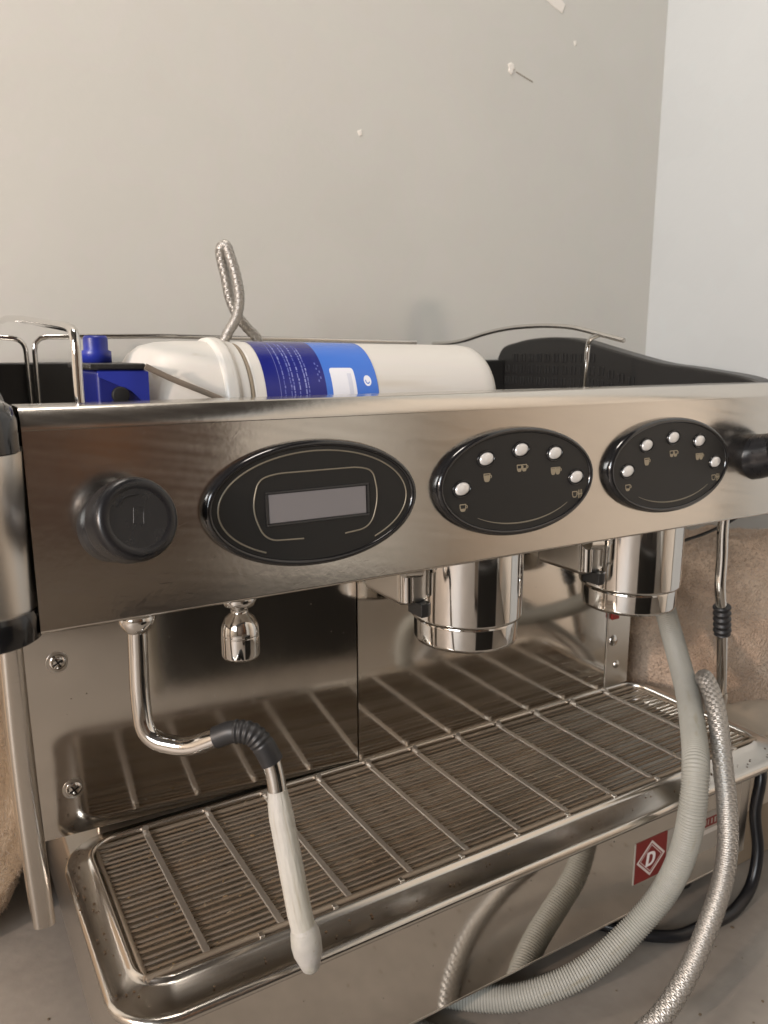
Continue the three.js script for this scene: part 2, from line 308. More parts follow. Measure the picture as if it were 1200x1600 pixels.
// chrome end posts with black caps at the left end of the front
{
  const post = part('end_post', E);
  obj('upper_cap', loft([[.1085, 0, 0], [.1095, .0012, .0008], [.1275, .0010, .0006], [.1345, -.001, -.003], [.1365, -.004, -.008]].map(([y, gx, gz]) => roundRect(-.062, -.0040 + gx, -.06, .0135 + gz, .022, y)), { capStart: true, capEnd: true }), blackGloss, post);
  obj('chrome_insert', loft([[.0155, .0004], [.1090, .0004]].map(([y, x]) => roundRect(-.070, x + .0014, -.058, .0125, .034, y)), { capStart: true, capEnd: true }), M({ color: STAINLESS, metalness: 1, roughness: .3, bumpMap: again(brushed, 1, 3), bumpScale: .00003 }), post);
  obj('lower_cap', loft([[-.0030, -.001], [-.0018, .0004], [.012, .0008], [.0160, 0]].map(([y, gr]) => roundRect(-.066, .0006 + gr, -.058, .0140 + gr, .030, y)), { capStart: true, capEnd: true }), blackGloss, post);
  const rings = [];
  for (let k = 0; k <= 16; k++) { const t = k / 16, y = -.004 - t * .276, z = -.10 - .022 * t, xr = -.0034 + .0066 * t - .0012 * Math.sin(Math.PI * t), xl = -.0185 + .0055 * t - .0025 * Math.sin(Math.PI * t); rings.push(roundRect(xl, xr, z - .035, z + .004, .0055, y, 5)); }
  obj('lower_post', loft(rings, { capStart: true, capEnd: true }), M({ color: STAINLESS, metalness: 1, roughness: .22, bumpMap: again(brushed, 1, 3), bumpScale: .0001 }), post);
}
// oval modules on the panel
function module(u, v) { const g = part('control_oval', E, pn(u, v, .0002)); g.rotation.x = -TILT; return g; }
const ringMB = () => loft([ellipse(.0812, .0437, -.001), ellipse(.0812, .0437, .0035), ellipse(.0803, .0430, .0062), ellipse(.0785, .0415, .0078), ellipse(.0768, .0400, .0078), ellipse(.0757, .0390, .0068), ellipse(.0753, .0387, .0055)]);
const bezelGeo = ringMB();
const faceGeo = ellipseDisc(.0755, .0388, .0062);
const flatTube = (pts, r) => { const g = sweep(pts, r, { steps: 90, sides: 6 }); return g; };
const arcPts = (a, b, z, t0, t1, n = 30) => Array.from({ length: n + 1 }, (_, i) => { const t = (t0 + (t1 - t0) * i / n) * Math.PI / 180; return [a * Math.cos(t), b * Math.sin(t), z]; });
{
  const d = module(.18, .0625); d.name = 'display_oval';
  obj('bezel', bezelGeo, blackGloss, d); obj('face_plate', faceGeo, blackMatte, d);
  obj('outer_trim', flatTube(arcPts(.0715, .0360, .0063, -52, 236, 60), .0006), printGold, d);
  const x = .0475, y = .0225; // inner frame, open at the bottom
  const fr = bent([[-.012, -y - .001, .0064], [-.040, -y + .0005, .0064], [-.0485, .000, .0064], [-.043, y - .003, .0064], [-.030, y, .0064], [.032, y, .0064], [.044, y - .003, .0064], [.048, 0, .0064], [.041, -y + .001, .0064], [.020, -y - .001, .0064]], .010);
  obj('inner_trim', sweep(fr, .0006, { steps: 120, sides: 6 }), printGold, d);
  obj('screen_frame', [box(-.0392, .0402, .0090, .0108, .0058, .0071, .0004), box(-.0392, .0402, -.0128, -.0110, .0058, .0071, .0004), box(-.0392, -.0370, -.0110, .0090, .0058, .0071, .0004), box(.0380, .0402, -.0110, .0090, .0058, .0071, .0004)], blackGloss, d);
  obj('screen', box(-.0372, .0372, -.0098, .0098, .0055, .0066, .0005).translate(.0005, -.001, 0), screenMat, d);
}
// printed cup icons: one small canvas per face
function iconTex(kind) {
  const c = document.createElement('canvas'); c.width = c.height = 128; const x = c.getContext('2d');
  x.fillStyle = '#000'; x.fillRect(0, 0, 128, 128); x.strokeStyle = x.fillStyle = '#fff'; x.lineWidth = 8; x.lineJoin = 'round';
  const cup = (cx, w, h, fill) => { x.beginPath(); x.moveTo(cx - w, 64 - h); x.lineTo(cx + w, 64 - h); x.quadraticCurveTo(cx + w, 64 + h, cx + w * .3, 64 + h); x.lineTo(cx - w * .3, 64 + h); x.quadraticCurveTo(cx - w, 64 + h, cx - w, 64 - h); x.closePath(); x.stroke(); if (fill) { x.save(); x.clip(); x.fillRect(0, fill, 128, 128); x.restore(); } x.beginPath(); x.arc(cx + w + 4, 58, 10, -1.4, 1.4); x.stroke(); };
  if (kind === 0) cup(58, 26, 24, 70); if (kind === 1) cup(58, 28, 28, 46);
  if (kind === 2) { cup(36, 22, 24, 66); cup(84, 22, 24, 66); } if (kind === 3) { cup(36, 22, 26, 44); cup(84, 22, 26, 44); }
  if (kind === 4) { cup(38, 24, 22, 0); x.beginPath(); for (const q of [80, 96, 112]) { x.moveTo(q, 30); x.lineTo(q, 98); } x.moveTo(70, 64); x.lineTo(122, 64); x.stroke(); }
  const t = new THREE.CanvasTexture(c); return t;
}
const iconMats = [0, 1, 2, 3, 4].map(k => M({ color: lin(.36, .31, .22), roughness: .4, metalness: .2, alphaMap: iconTex(k), transparent: true }));
const BTN = [[-.058, -.001], [-.0345, .0205], [.0005, .0255], [.0365, .0205], [.0605, -.001]];
for (const u of [.36, .54]) {
  const d = module(u, .0625); d.name = u < .5 ? 'button_oval' : 'button_oval_001';
  obj('bezel', bezelGeo, blackGloss, d); obj('face_plate', faceGeo, blackMatte, d);
  BTN.forEach(([x, y], k) => {
    const s = lathe([[0, .0027], [.0035, .0025], [.0058, .0018], [.0068, .0009], [.0070, .0]], 28); s.rotateX(Math.PI / 2); s.scale(.98, .70, 1); s.rotateZ(.22); s.translate(x, y, .0064);
    const b = obj('button', s, buttonMat, d);
    const rg = loft([ellipse(.0088, .0069, .0061, 40), ellipse(.0086, .0067, .0073, 40), ellipse(.0080, .0061, .0075, 40), ellipse(.0075, .0056, .0063, 40)]); rg.rotateZ(.22); rg.translate(x - .0004, y, 0);
    obj('button_ring', rg, blackGloss, d);
    const ic = new THREE.PlaneGeometry(.0135, .0135); ic.translate(x + .0012, y - .0148, .00645); obj('button_icon', ic, iconMats[k], d);
  });
  obj('trim_arc', sweep(arcPts(.066, .0335, .0063, -131, -40, 30), (s) => .0002 + .0005 * Math.sin(Math.PI * s), { steps: 60, sides: 6 }), printGold, d);
}
// steam knobs
function knob(u, stretch = 1) {
  const g = part('steam_knob', E, pn(u, .0610, 0)); g.quaternion.setFromUnitVectors(V(0, 1, 0), V(.0062, .0098, .034).normalize());
  g.scale.y = stretch;
  obj('knob_stem', lathe([[.0222, -.010], [.0226, .001], [.0222, .004], [.0212, .009], [.0208, .016]]), knobMat, g);
  obj('knob_cap', lathe([[.0208, .0125], [.0240, .0150], [.0250, .019], [.0250, .0300], [.0243, .0340], [.0228, .0362], [.0198, .0370], [.0178, .0361], [.0170, .0357], [.0, .0355]], 64), knobMat, g);
  const e = []; const pt = (a, r) => [Math.cos(a) * r, .0357, Math.sin(a) * r];
  e.push(sweep([pt(3.6, .0142), pt(4.1, .0145), pt(4.7, .0142)], .0006, { steps: 20, sides: 6 }));
  for (const [a, b] of [[[-.003, -.006], [-.003, .003]], [[-.003, .003], [.003, .003]], [[.003, .003], [.003, -.006]], [[-.003, -.006], [.002, -.0065]]]) e.push(rod([a[0], .0355, a[1]], [b[0], .0353, b[1]], .0004, 6));
  obj('knob_emblem', e, knobMat, g);
}
knob(.0462); knob(.6730, 1.6);
// group heads
function groupHead(x, z) {
  const g = part('group_head', E, [x, 0, z]);
  obj('group_bell', lathe([[.030, .012], [.046, .010], [.0495, .006], [.0505, .002], [.0505, -.064], [.0495, -.0668], [.046, -.068], [.0, -.068]], 96), chrome, g);
  obj('group_collar', lathe([[.044, -.066], [.0466, -.0672], [.0470, -.070], [.0468, -.086], [.0460, -.0888], [.0440, -.0900], [.040, -.0905], [.038, -.086], [.0, -.086]], 96), chrome, g);
  obj('group_mount', [box(-.072, -.034, -.050, .004, -.062, .004, .006), box(-.03, .03, -.045, .004, -.084, -.02, .004)], steelPlain, g);
  obj('mount_bolt', [sweep([[-.074, -.014, .012], [-.058, -.016, .012]], .007, { steps: 2, sides: 20 }), rod([-.066, .0, .004], [-.066, -.045, .004], .006, 16)], chrome, g);
  obj('bayonet_lug', box(-.056, -.044, -.060, -.048, -.01, .012, .001), blackPlastic, g);
}
groupHead(.3600, -.066); groupHead(.5620, -.058);
// hot water tap
obj('water_tap', lathe([[.0, .004], [.012, .004], [.0125, -.006], [.0105, -.010], [.0065, -.012], [.0062, -.0155], [.0105, -.019], [.0132, -.025], [.0137, -.031], [.0135, -.0315], [.0135, -.0325], [.0138, -.033], [.0138, -.047], [.0125, -.0495], [.008, -.050], [.007, -.046], [.0, -.046]], 48).translate(.1345, -.004, -.036), chrome, E);
// backsplash: two sheets, left one with screws
{
  const sheet = (x0, x1, yaw, lean, zb = -.1715) => surf(12, 8, (u, v) => { const x = x0 + (x1 - x0) * u, y = -.2385 + .2405 * v; return V(x, y, zb - lean * (y + .245) + yaw * (x - x1)); }, [(x1 - x0) * 2, .25 * 2]);
  const a = obj('backsplash', sheet(-.012, .2959, .058, .006, -.1542), splashSteel, E);
  for (const [x, y] of [[.0270, -.0829], [.0309, -.1968]]) {
    const z = -.1542 - .006 * (y + .245) + .058 * (x - .2959);
    const s = obj('screw', lathe([[0, .0028], [.0035, .0026], [.0062, .0014], [.0066, 0]], 28).rotateX(Math.PI / 2).translate(x, y, z), chrome, a);
    obj('screw_washer', lathe([[.0066, .0006], [.0088, .0004], [.009, 0]], 28).rotateX(Math.PI / 2).translate(x, y, z), wireSteel, a);
    for (const th of [.5, 2.07]) obj('screw_slot', box(-.0042, .0042, -.0006, .0006, -.0002, .0002).rotateZ(th).translate(x, y, z + .00285), dark, a);
  }
  const rs = obj('backsplash', sheet(.2962, .6366, 0, .004, -.1528), splashSteel, E);
  // right end upright with its screw and red tag
  const r = obj('end_upright', box(.6375, .676, -.2375, .0, -.160, -.1515, .001), steelPlain, E);
  obj('screw', lathe([[0, .0035], [.004, .0032], [.0065, .0015], [.007, 0]], 24).rotateX(Math.PI / 2).translate(.6475, -.178, -.1515), chrome, r);
  obj('screw', lathe([[0, .0035], [.003, .0032], [.0045, .0015], [.005, 0]], 24).rotateX(Math.PI / 2).translate(.655, -.210, -.1515), wireSteel, r);
  obj('red_tag', box(.640, .652, -.150, -.132, -.151, -.1475, .001), M({ color: lin(.35, .03, .02), roughness: .5 }), r);
}
obj('lower_body', [box(.022, .690, -.378, -.258, -.46, .0165, .003), box(.05, .682, -.30, .0, -.46, -.19, .003)], steelPlain, E);
// drip tray and grate
{
  const t = obj('drip_tray', loft([
    roundRect(.050, .672, -.138, .012, .02, -.2780), roundRect(.041, .681, -.146, .0205, .02, -.2700), roundRect(.0375, .6845, -.1495, .0240, .021, -.2440),
    roundRect(.0370, .6850, -.1500, .0245, .0215, -.2400), roundRect(.0360, .6860, -.151, .0255, .0225, -.2384), roundRect(.0345, .6875, -.1525, .0270, .024, -.2382), roundRect(.0330, .689, -.154, .0285, .0255, -.2394),
    roundRect(.0310, .691, -.156, .0310, .027, -.2420), roundRect(.0200, .702, -.165, .0480, .034, -.2446), roundRect(.0170, .705, -.1675, .0525, .037, -.2440),
    roundRect(.0150, .707, -.1690, .0555, .039, -.2452), roundRect(.0140, .708, -.1695, .0570, .040, -.2480), roundRect(.0150, .707, -.1690, .0560, .039, -.2512), roundRect(.020, .702, -.168, .051, .036, -.2535), roundRect(.030, .692, -.165, .020, .03, -.2570),
  ], { capStart: true }), traySteel, E);
  obj('tray_floor', box(.046, .676, -.2765, -.2745, -.142, .017, .0005), M({ color: lin(.030, .019, .011), roughness: .5, bumpMap: again(smudge, 6, 2), bumpScale: .001 }), t);
  const rodMats = [grateSteel, M({ color: lin(.36, .31, .25), metalness: .8, roughness: .42, bumpMap: again(smudge, 4, 4), bumpScale: .0003 }), M({ color: lin(.26, .20, .14), metalness: .6, roughness: .6, bumpMap: again(smudge, 4, 4), bumpScale: .0005 })];
  const gt = part('grate', E, [0, -.238, .019]); gt.rotation.x = -.0193;
  const x0 = .0405, x1 = .6815, N = 27, zb = -.163;
  const rodG = rod([x0, 0, 0], [x1, 0, 0], .00122, 8);
  for (let k = 1; k < N; k++) { const m = obj('grate_rod', rodG, rodMats[Math.floor(rnd() * 3)], gt); m.position.set(0, -.0022 + rr(-.0004, .0003), zb * k / N + rr(-.0005, .0005)); m.rotation.y = rr(-.0012, .0012); m.rotation.z = rr(-.0009, .0009); }
  const barG = merge([box(-.0026, .0026, -.0012, .0010, zb + .001, .001, .0007), rod([0, -.001, zb - .003], [0, .0045, zb - .001], .0026, 10), rod([0, .0008, zb - .002], [0, .0008, zb + .006], .0026, 10)]);
  for (let k = 0; k < 11; k++) { const m = obj('cross_bar', barG, barSteel, gt); m.position.x = .0822 + k * .0552; }
  obj('grate_frame', [rod([x0, -.001, .002], [x1, -.001, .002], .0023, 10), rod([x0, -.002, zb - .001], [x1, -.002, zb - .001], .002, 10), rod([x0, -.002, .002], [x0, -.002, zb], .002, 10), rod([x1, -.002, .002], [x1, -.002, zb], .002, 10)], grateSteel, gt);
  const tabG = box(-.002, .002, -.003, .0012, .002, .0075, .0008);
  for (let k = 0; k < 10; k++) { const m = obj('frame_tab', tabG, wireSteel, gt); m.position.x = .12 + k * .058; }
  // dried coffee crumbs caught on the grate
  const crumbs = [];
  for (let k = 0; k < 260; k++) {
    const near = rnd() < .45, x = near ? rr(.045, .16) : rr(.045, .66), z = near ? rr(-.16, 0) : -.17 * rnd(), s = rr(.0003, .0007) * (rnd() < .05 ? 2 : 1);
    const g = new THREE.IcosahedronGeometry(s, 0); g.scale(rr(.6, 2.2), rr(.4, .9), rr(.6, 1.6)); g.rotateY(rnd() * 6); g.translate(x, rr(-.0028, .0004), z); crumbs.push(g);
  }
  const cm = obj('crumbs', crumbs, M({ color: lin(.22, .15, .08), roughness: .9 }), gt); cm.userData.kind = 'stuff';
  const fib = [];
  for (let k = 0; k < 26; k++) { const x = rr(.05, .6), z = rr(-.16, .004), a = rnd() * 6, l = rr(.003, .011); fib.push(sweep([[x, .001, z], [x + Math.cos(a) * l * .5, .0022 + rnd() * .002, z + Math.sin(a) * l * .5 + .001], [x + Math.cos(a) * l, .0012, z + Math.sin(a) * l]], .0002, { steps: 6, sides: 4 })); }
  const fm = obj('fibres', fib, M({ color: lin(.45, .36, .24), roughness: .9 }), gt); fm.userData.kind = 'stuff';
}
{
  const spot = (x, y, z, s, rx) => { const g = new THREE.CylinderGeometry(s, s * 1.05, .00012, 9); g.rotateX(rx); g.scale(1, rr(.7, 1.4), 1); g.translate(x, y, z); return g; };
  const a = [], b = [];
  for (let k = 0; k < 50; k++) { const y = rr(-.235, -.03), x = rr(0, .63); a.push(spot(x, y, x < .2959 ? -.1540 - .006 * (y + .245) + .058 * (x - .2959) : -.1526 - .004 * (y + .245), rr(.0003, .0006), Math.PI / 2)); }
  for (let k = 0; k < 60; k++) a.push(spot(rr(.05, .65), rr(-.37, -.265), .0207, rr(.0003, .0008), Math.PI / 2));
  const m = obj('water_spots', a, M({ color: lin(.26, .23, .19), roughness: .8 }), E); m.userData.kind = 'stuff';
  for (let k = 0; k < 120; k++) { const left = rnd() < .35; b.push(spot(left ? rr(.016, .034) : rr(.05, .68), left ? -.2428 : -.2427, left ? rr(-.15, .03) : rr(.030, .046), rr(.0003, .0011), 0)); }
  const c = obj('coffee_splashes', b, M({ color: lin(.10, .06, .03), roughness: .7 }), E); c.userData.kind = 'stuff';
}
// mirrored lower front panel with badge
{
  const g = surf(20, 4, (u, v) => V(.030 + .638 * u, -.3775 + .1205 * v, .0205), [.638, .1205]);
  const lp = obj('lower_panel', g, lowSteel, E);
  obj('panel_lip', box(.030, .668, -.3800, -.3776, -.01, .0207, .0006), steelPlain, E);
  const c = document.createElement('canvas'); c.width = 384; c.height = 128; const x = c.getContext('2d');
  x.fillStyle = '#a9a49c'; x.fillRect(0, 0, 384, 128); x.fillStyle = '#7d2320'; x.fillRect(4, 0, 128, 128);
  x.strokeStyle = '#d8cfcb'; x.lineWidth = 7; x.beginPath(); x.moveTo(68, 12); x.lineTo(122, 64); x.lineTo(68, 116); x.lineTo(14, 64); x.closePath(); x.stroke();
  x.lineWidth = 2.5; x.beginPath(); x.moveTo(68, 22); x.lineTo(111, 64); x.lineTo(68, 106); x.lineTo(25, 64); x.closePath(); x.stroke();
  x.fillStyle = '#eeeaea'; x.font = 'bold 62px sans-serif'; x.textAlign = 'center'; x.textBaseline = 'middle'; x.save(); x.translate(66, 66); x.transform(1.05, 0, -.12, 1, 0, 0); x.fillText('D', 0, 0); x.fillText('D', 1.5, 0); x.restore();
  x.fillStyle = '#7d2320'; x.fillRect(258, 18, 118, 30); x.fillStyle = '#a9a49c'; for (let k = 0; k < 7; k++) x.fillRect(266 + k * 15, 24, 5 + (k % 3) * 2, 18); 
  x.fillStyle = '#d9d5cf'; x.fillRect(258, 56, 118, 16);
  const t = new THREE.CanvasTexture(c); t.colorSpace = THREE.SRGBColorSpace;
  const bg = box(.5055, .6395, -.3480, -.3035, .0206, .0212); const U = bg.attributes.uv, P = bg.attributes.position; for (let i = 0; i < P.count; i++) U.setXY(i, (P.getX(i) - .5055) / .134, (P.getY(i) + .3480) / .0445);
  obj('badge', bg, M({ map: t, roughness: .35, metalness: .2 }), E);
}
obj('base_pan', box(.045, .672, -.413, -.3785, -.44, -.012, .002), blackPlastic, E);
for (const [x, z] of [[.07, -.03], [.64, -.03], [.07, -.42], [.64, -.42]]) obj('foot', lathe([[0, 0], [.016, 0], [.017, .006], [.012, .012], [.012, .040], [0, .040]], 24).translate(x, ROOM.y0, z), blackPlastic, E);
// left steam wand
{
  const w = part('steam_wand', E);
  obj('wand_joint', lathe([[.0, .004], [.011, .004], [.012, -.004], [.009, -.010], [.0068, -.012]], 32).translate(.0585, -.003, -.02), chrome, w);
  obj('wand_tube', sweep(bent([[.0585, -.006, -.02], [.0568, -.060, -.018], [.0575, -.088, -.012], [.0800, -.0910, .008], [.0937, -.0816, .021], [.104, -.0763, .029]], .022), .0064, { steps: 70, sides: 20 }), chrome, w);
  const sl = new THREE.CatmullRomCurve3([[.0945, -.0812, .0215], [.104, -.0763, .029], [.1136, -.0775, .036], [.1197, -.0854, .041], [.1239, -.0959, .044]].map(q => V(...q)));
  obj('rubber_grip', sweep(sl, (s) => s > .3 && s < .72 ?   .0075 + .0004 * Math.sin((s - .3) / .42 * Math.PI * 2 * 6) : s >= .72 ? .0076 : .0073, { steps: 110, sides: 24 }), rubber, w);
  const low = new THREE.CatmullRomCurve3([[.1230, -.0920, .0425], [.1249, -.1040, .0448], [.1258, -.1254, .05], [.1273, -.1573, .06], [.1295, -.1900, .0685], [.131, -.203, .0715]].map(q => V(...q)));
  obj('wand_lower_tube', sweep(low, .0062, { steps: 30, sides: 20 }), chrome, w);
  const milk = dataTex(256, 512, (u, v) => { const n = tn(u, v, 8, 4, 41), st = Math.max(0, tn(u, v, 22, 3, 46) - .12) * 1.3, k = .725 + .11 * n; return [k - .2 * st, k * .985 - .26 * st, k * (.94 + .08 * tn(u, v, 4, 3, 44)) - .34 * st]; }, true);
  const milkMat = M({ map: milk, roughness: .6, bumpMap: again(smudge, 2, 4), bumpScale: .0022 });
  const coat = new THREE.CatmullRomCurve3([[.1255, -.1150, .0475], [.1258, -.1254, .05], [.1273, -.1573, .06], [.1295, -.1900, .0685], [.131, -.203, .0715]].map(q => V(...q)));
  obj('milk_crust', sweep(coat, (s, l) => .0064 + .0017 * Math.min(1, s * 6) + .0005 * fbm(l * 180, 2, 0, 3), { steps: 60, sides: 24 }), milkMat, w);
  const tip = obj('wand_tip', lathe([[.0, -.0245], [.0035, -.0242], [.0062, -.022], [.0080, -.017], [.0105, -.010], [.0112, -.003], [.0105, .004], [.0085, .009], [.0074, .011], [.0, .011]], 12), M({ map: again(milk, 1, 1), color: lin(.86, .86, .88), roughness: .6, bumpMap: again(smudge, 1, 1), bumpScale: .0006, flatShading: false }), w);
  tip.scale.set(.92, .95, .92); tip.position.set(.1317, -.2095, .0732); tip.rotation.set(-.24, .4, .08);
}
// right steam wand
{
  const w = part('steam_wand', E);
  obj('wand_tube', sweep([[.668, .004, -.03], [.668, -.02, -.03], [.6705, -.049, -.03], [.6715, -.080, -.03], [.6760, -.097, -.031], [.684, -.118, -.033], [.693, -.155, -.036], [.705, -.215, -.04]], .0058, { steps: 60, sides: 18 }), chrome, w);
  obj('rubber_grip', sweep([[.6815, -.106, -.0325], [.6850, -.123, -.0332], [.6893, -.140, -.0345]], (s) => .0088 + .0009 * Math.sin(s * Math.PI * 10), { steps: 50, sides: 20 }), rubber, w);
  obj('wand_tip', lathe([[0, -.02], [.0045, -.018], [.006, -.010], [.0066, 0], [.006, .006]], 20).translate(.7075, -.222, -.041), wireSteel, w);
}
// rails round the cup tray
{
  const arch = (x, z0, z1) => { const o = []; for (let k = 0; k <= 14; k++) { const t = k / 14; o.push([x, 0, 0]); } return o; };
  obj('cup_rail', sweep(bent([[.036, .1335, -.035], [.0365, .177, -.036], [.036, .1800, -.0589], [.036, .1868, -.184], [.036, .1930, -.30], [.036, .1972, -.4038], [.036, .1960, -.45]], .014), .0031, { steps: 110, sides: 14 }), chrome, E);
  const s = .886, P = (x, y, z) => [-.0529 + (x + .0529) * s, .1646 + (y - .1646) * s, .4834 + (z - .4834) * s];
  obj('cup_rail', sweep(bent([P(.684, .178, -.1963), P(.684, .1878, -.2436), P(.684, .1955, -.28), P(.684, .1995, -.3328), P(.684, .1985, -.4035), P(.684, .1921, -.4614), P(.684, .1789, -.5279), P(.684, .1776, -.6)], .05), .0027, { steps: 110, sides: 14 }), chrome, E);
  obj('rail_post', sweep(bent([P(.684, .1855, -.236), P(.684, .181, -.253), P(.684, .1684, -.2555), P(.684, .09, -.2590)], .012), .0027, { steps: 40, sides: 14 }), chrome, E);
  obj('cup_rail', sweep(bent([[.0653, .07, -.45], [.0653, .180, -.45], [.2006, .1824, -.45], [.5532, .1773, -.45]], .014), .0028, { steps: 80, sides: 12 }), chrome, E);
  obj('cup_rail', sweep(bent([[.0589, .07, -.455], [.0570, .178, -.455], [-.02, .183, -.455]], .014), .0028, { steps: 50, sides: 12 }), chrome, E);
}

// ---------------------------------------------------------------- water filter cartridge lying on the cup tray
{
  const f = thing('water_filter', 'white water filter cartridge with blue label lying on top of the machine', 'water filter', [-.0115, .123, -.13]);
  const stain = dataTex(512, 256, (u, v) => { const n = tn(u, v, 6, 4, 51); const k = .845 + .03 * n; const st = Math.max(0, tn(u, v, 16, 3, 55) - .17) * 1.9 + Math.max(0, tn(u, v, 45, 2, 58) - .34) * 3; return [k - .22 * st, k * .985 - .28 * st, k * .955 - .38 * st]; }, true);
  const white = M({ map: stain, roughness: .38 });
  const body = (pts) => { const g = lathe(pts, 72); g.rotateZ(-Math.PI / 2); return g; };   // lathe y -> +x
  f.rotation.z = -.008;
  obj('cartridge_body', body([[.0, .0945], [.026, .0945], [.034, .0965], [.0415, .1015], [.047, .109], [.0497, .120], [.0507, .136], [.051, .160], [.051, .1770], [.0488, .1785], [.0488, .1815], [.051, .183], [.0510, .398], [.0500, .4085], [.047, .414], [.040, .417], [0, .417]]), white, f);
  obj('cartridge_collar', body([[.0505, .1575], [.0535, .1585], [.0540, .161], [.0540, .1665], [.0532, .169], [.0505, .170]]), M({ map: stain, roughness: .35 }), f);
  obj('dirty_groove', body([[.0489, .1786], [.0498, .1789], [.0498, .1811], [.0489, .1814]]), M({ color: lin(.32, .26, .19), roughness: .8 }), f);
  // label
  const c = document.createElement('canvas'); c.width = 1024; c.height = 1024; const x = c.getContext('2d');
  const S = .52 * 1024;
  x.fillStyle = '#101a78'; x.fillRect(0, 0, S, 1024); x.fillStyle = '#3a72d2'; x.fillRect(S, 0, 1024 - S, 1024);
  x.fillStyle = '#8f96c8'; x.globalAlpha = .8; x.fillRect(122, 40, 4, 900); x.globalAlpha = 1;
  // vertical columns of small print, too small to read
  for (const [cx, y0, y1] of [[160, 330, 930], [215, 320, 940], [240, 360, 940], [290, 330, 930], [345, 380, 930], [370, 390, 930]]) {
    let y = y0; while (y < y1) { const l = rr(8, 34); x.fillStyle = `rgba(190,198,235,${rr(.35, .75)})`; x.fillRect(cx + rr(-2, 2), y, rr(8, 13), l); y += l + rr(3, 8); }
  }
  for (let k = 0; k < 7; k++) { x.fillStyle = 'rgba(170,180,225,.55)'; x.fillRect(470 + (k % 2) * 20, 560 + k * 20, 12, rr(9, 16)); }
  x.fillStyle = '#e6e6ee'; x.save(); x.translate(92, 800); x.rotate(Math.PI / 2); x.font = 'bold 60px serif'; x.fillText('AT', 0, 0); x.restore();
  // white square (its code left out), round mark, dark print near the top
  x.fillStyle = '#e9ebf2'; x.beginPath(); x.roundRect(590, 600, 225, 330, 24); x.fill(); x.fillStyle = '#d3d7e4'; x.fillRect(745, 640, 40, 240);
  x.fillStyle = '#e9ecf6'; x.beginPath(); x.arc(930, 690, 36, 0, 7); x.fill(); x.strokeStyle = '#3a72d2'; x.lineWidth = 7; x.beginPath(); x.arc(930, 690, 18, .4, 3.4); x.stroke();
  x.fillStyle = '#23284a'; x.fillRect(548, 60, 150, 70); x.fillStyle = '#8a97c4'; for (let k = 0; k < 5; k++) x.fillRect(560 + k * 27, 74, 15, 40);
  x.fillStyle = '#8fb0ee'; x.fillRect(835, 80, 110, 70); x.fillStyle = '#5d78c8'; x.fillRect(430, 70, 90, 60); x.fillStyle = '#6f80cc'; x.fillRect(20, 50, 80, 50);
  const t = new THREE.CanvasTexture(c); t.colorSpace = THREE.SRGBColorSpace; t.anisotropy = 8;
  const lab = surf(2, 48, (u, v) => { const a = (-25 + 150 * v) * Math.PI / 180, r = .0514; return V(.190 + .0985 * u, Math.sin(a) * r, Math.cos(a) * r); }, [1, 1]);
  obj('label', lab, M({ map: t, roughness: .25, clearcoat: .3, clearcoatRoughness: .2, side: THREE.DoubleSide }), f);
  obj('drain_strip', sweep([[.0985, .1555 - .123, .056], [.1165, .1467 - .123, .0575], [.141, .1364 - .123, .059], [.16, .128 - .123, .059]], .0021, { steps: 30, sides: 10 }), M({ color: lin(.20, .165, .13), roughness: .5 }), f);
  // head with its lever and cap
  const blue = M({ color: lin(.012, .018, .16), roughness: .3 }), blueHi = M({ color: lin(.02, .035, .32), roughness: .35 });
  const h = obj('filter_head', box(.0665, .1020, -.05, .030, -.022, .052, .003), blue, f);
  obj('head_wedge', (() => { const s = new THREE.Shape([[.0675, .029], [.1010, .029], [.1010, .004], [.0885, .016], [.0675, .0255]].map(q => new THREE.Vector2(...q))); return new THREE.ExtrudeGeometry(s, { depth: .0015, bevelEnabled: false }).translate(0, 0, .0521); })(), blueHi, h);
  obj('head_flange', box(.062, .1000, .030, .0345, -.03, .052, .0015), blackPlastic, h);
  obj('head_plug', lathe([[0, .003], [.005, .003], [.0058, .002], [.006, 0]], 28).rotateX(Math.PI / 2).translate(.0815, .013, .0525), dark, h);
  const k = obj('head_port', lathe([[.0, .019], [.0075, .019], [.0085, .017], [.0085, .009], [.0105, .008], [.0105, 0], [0, 0]], 28).translate(.0755, .0345, .01), blueHi, h);
}
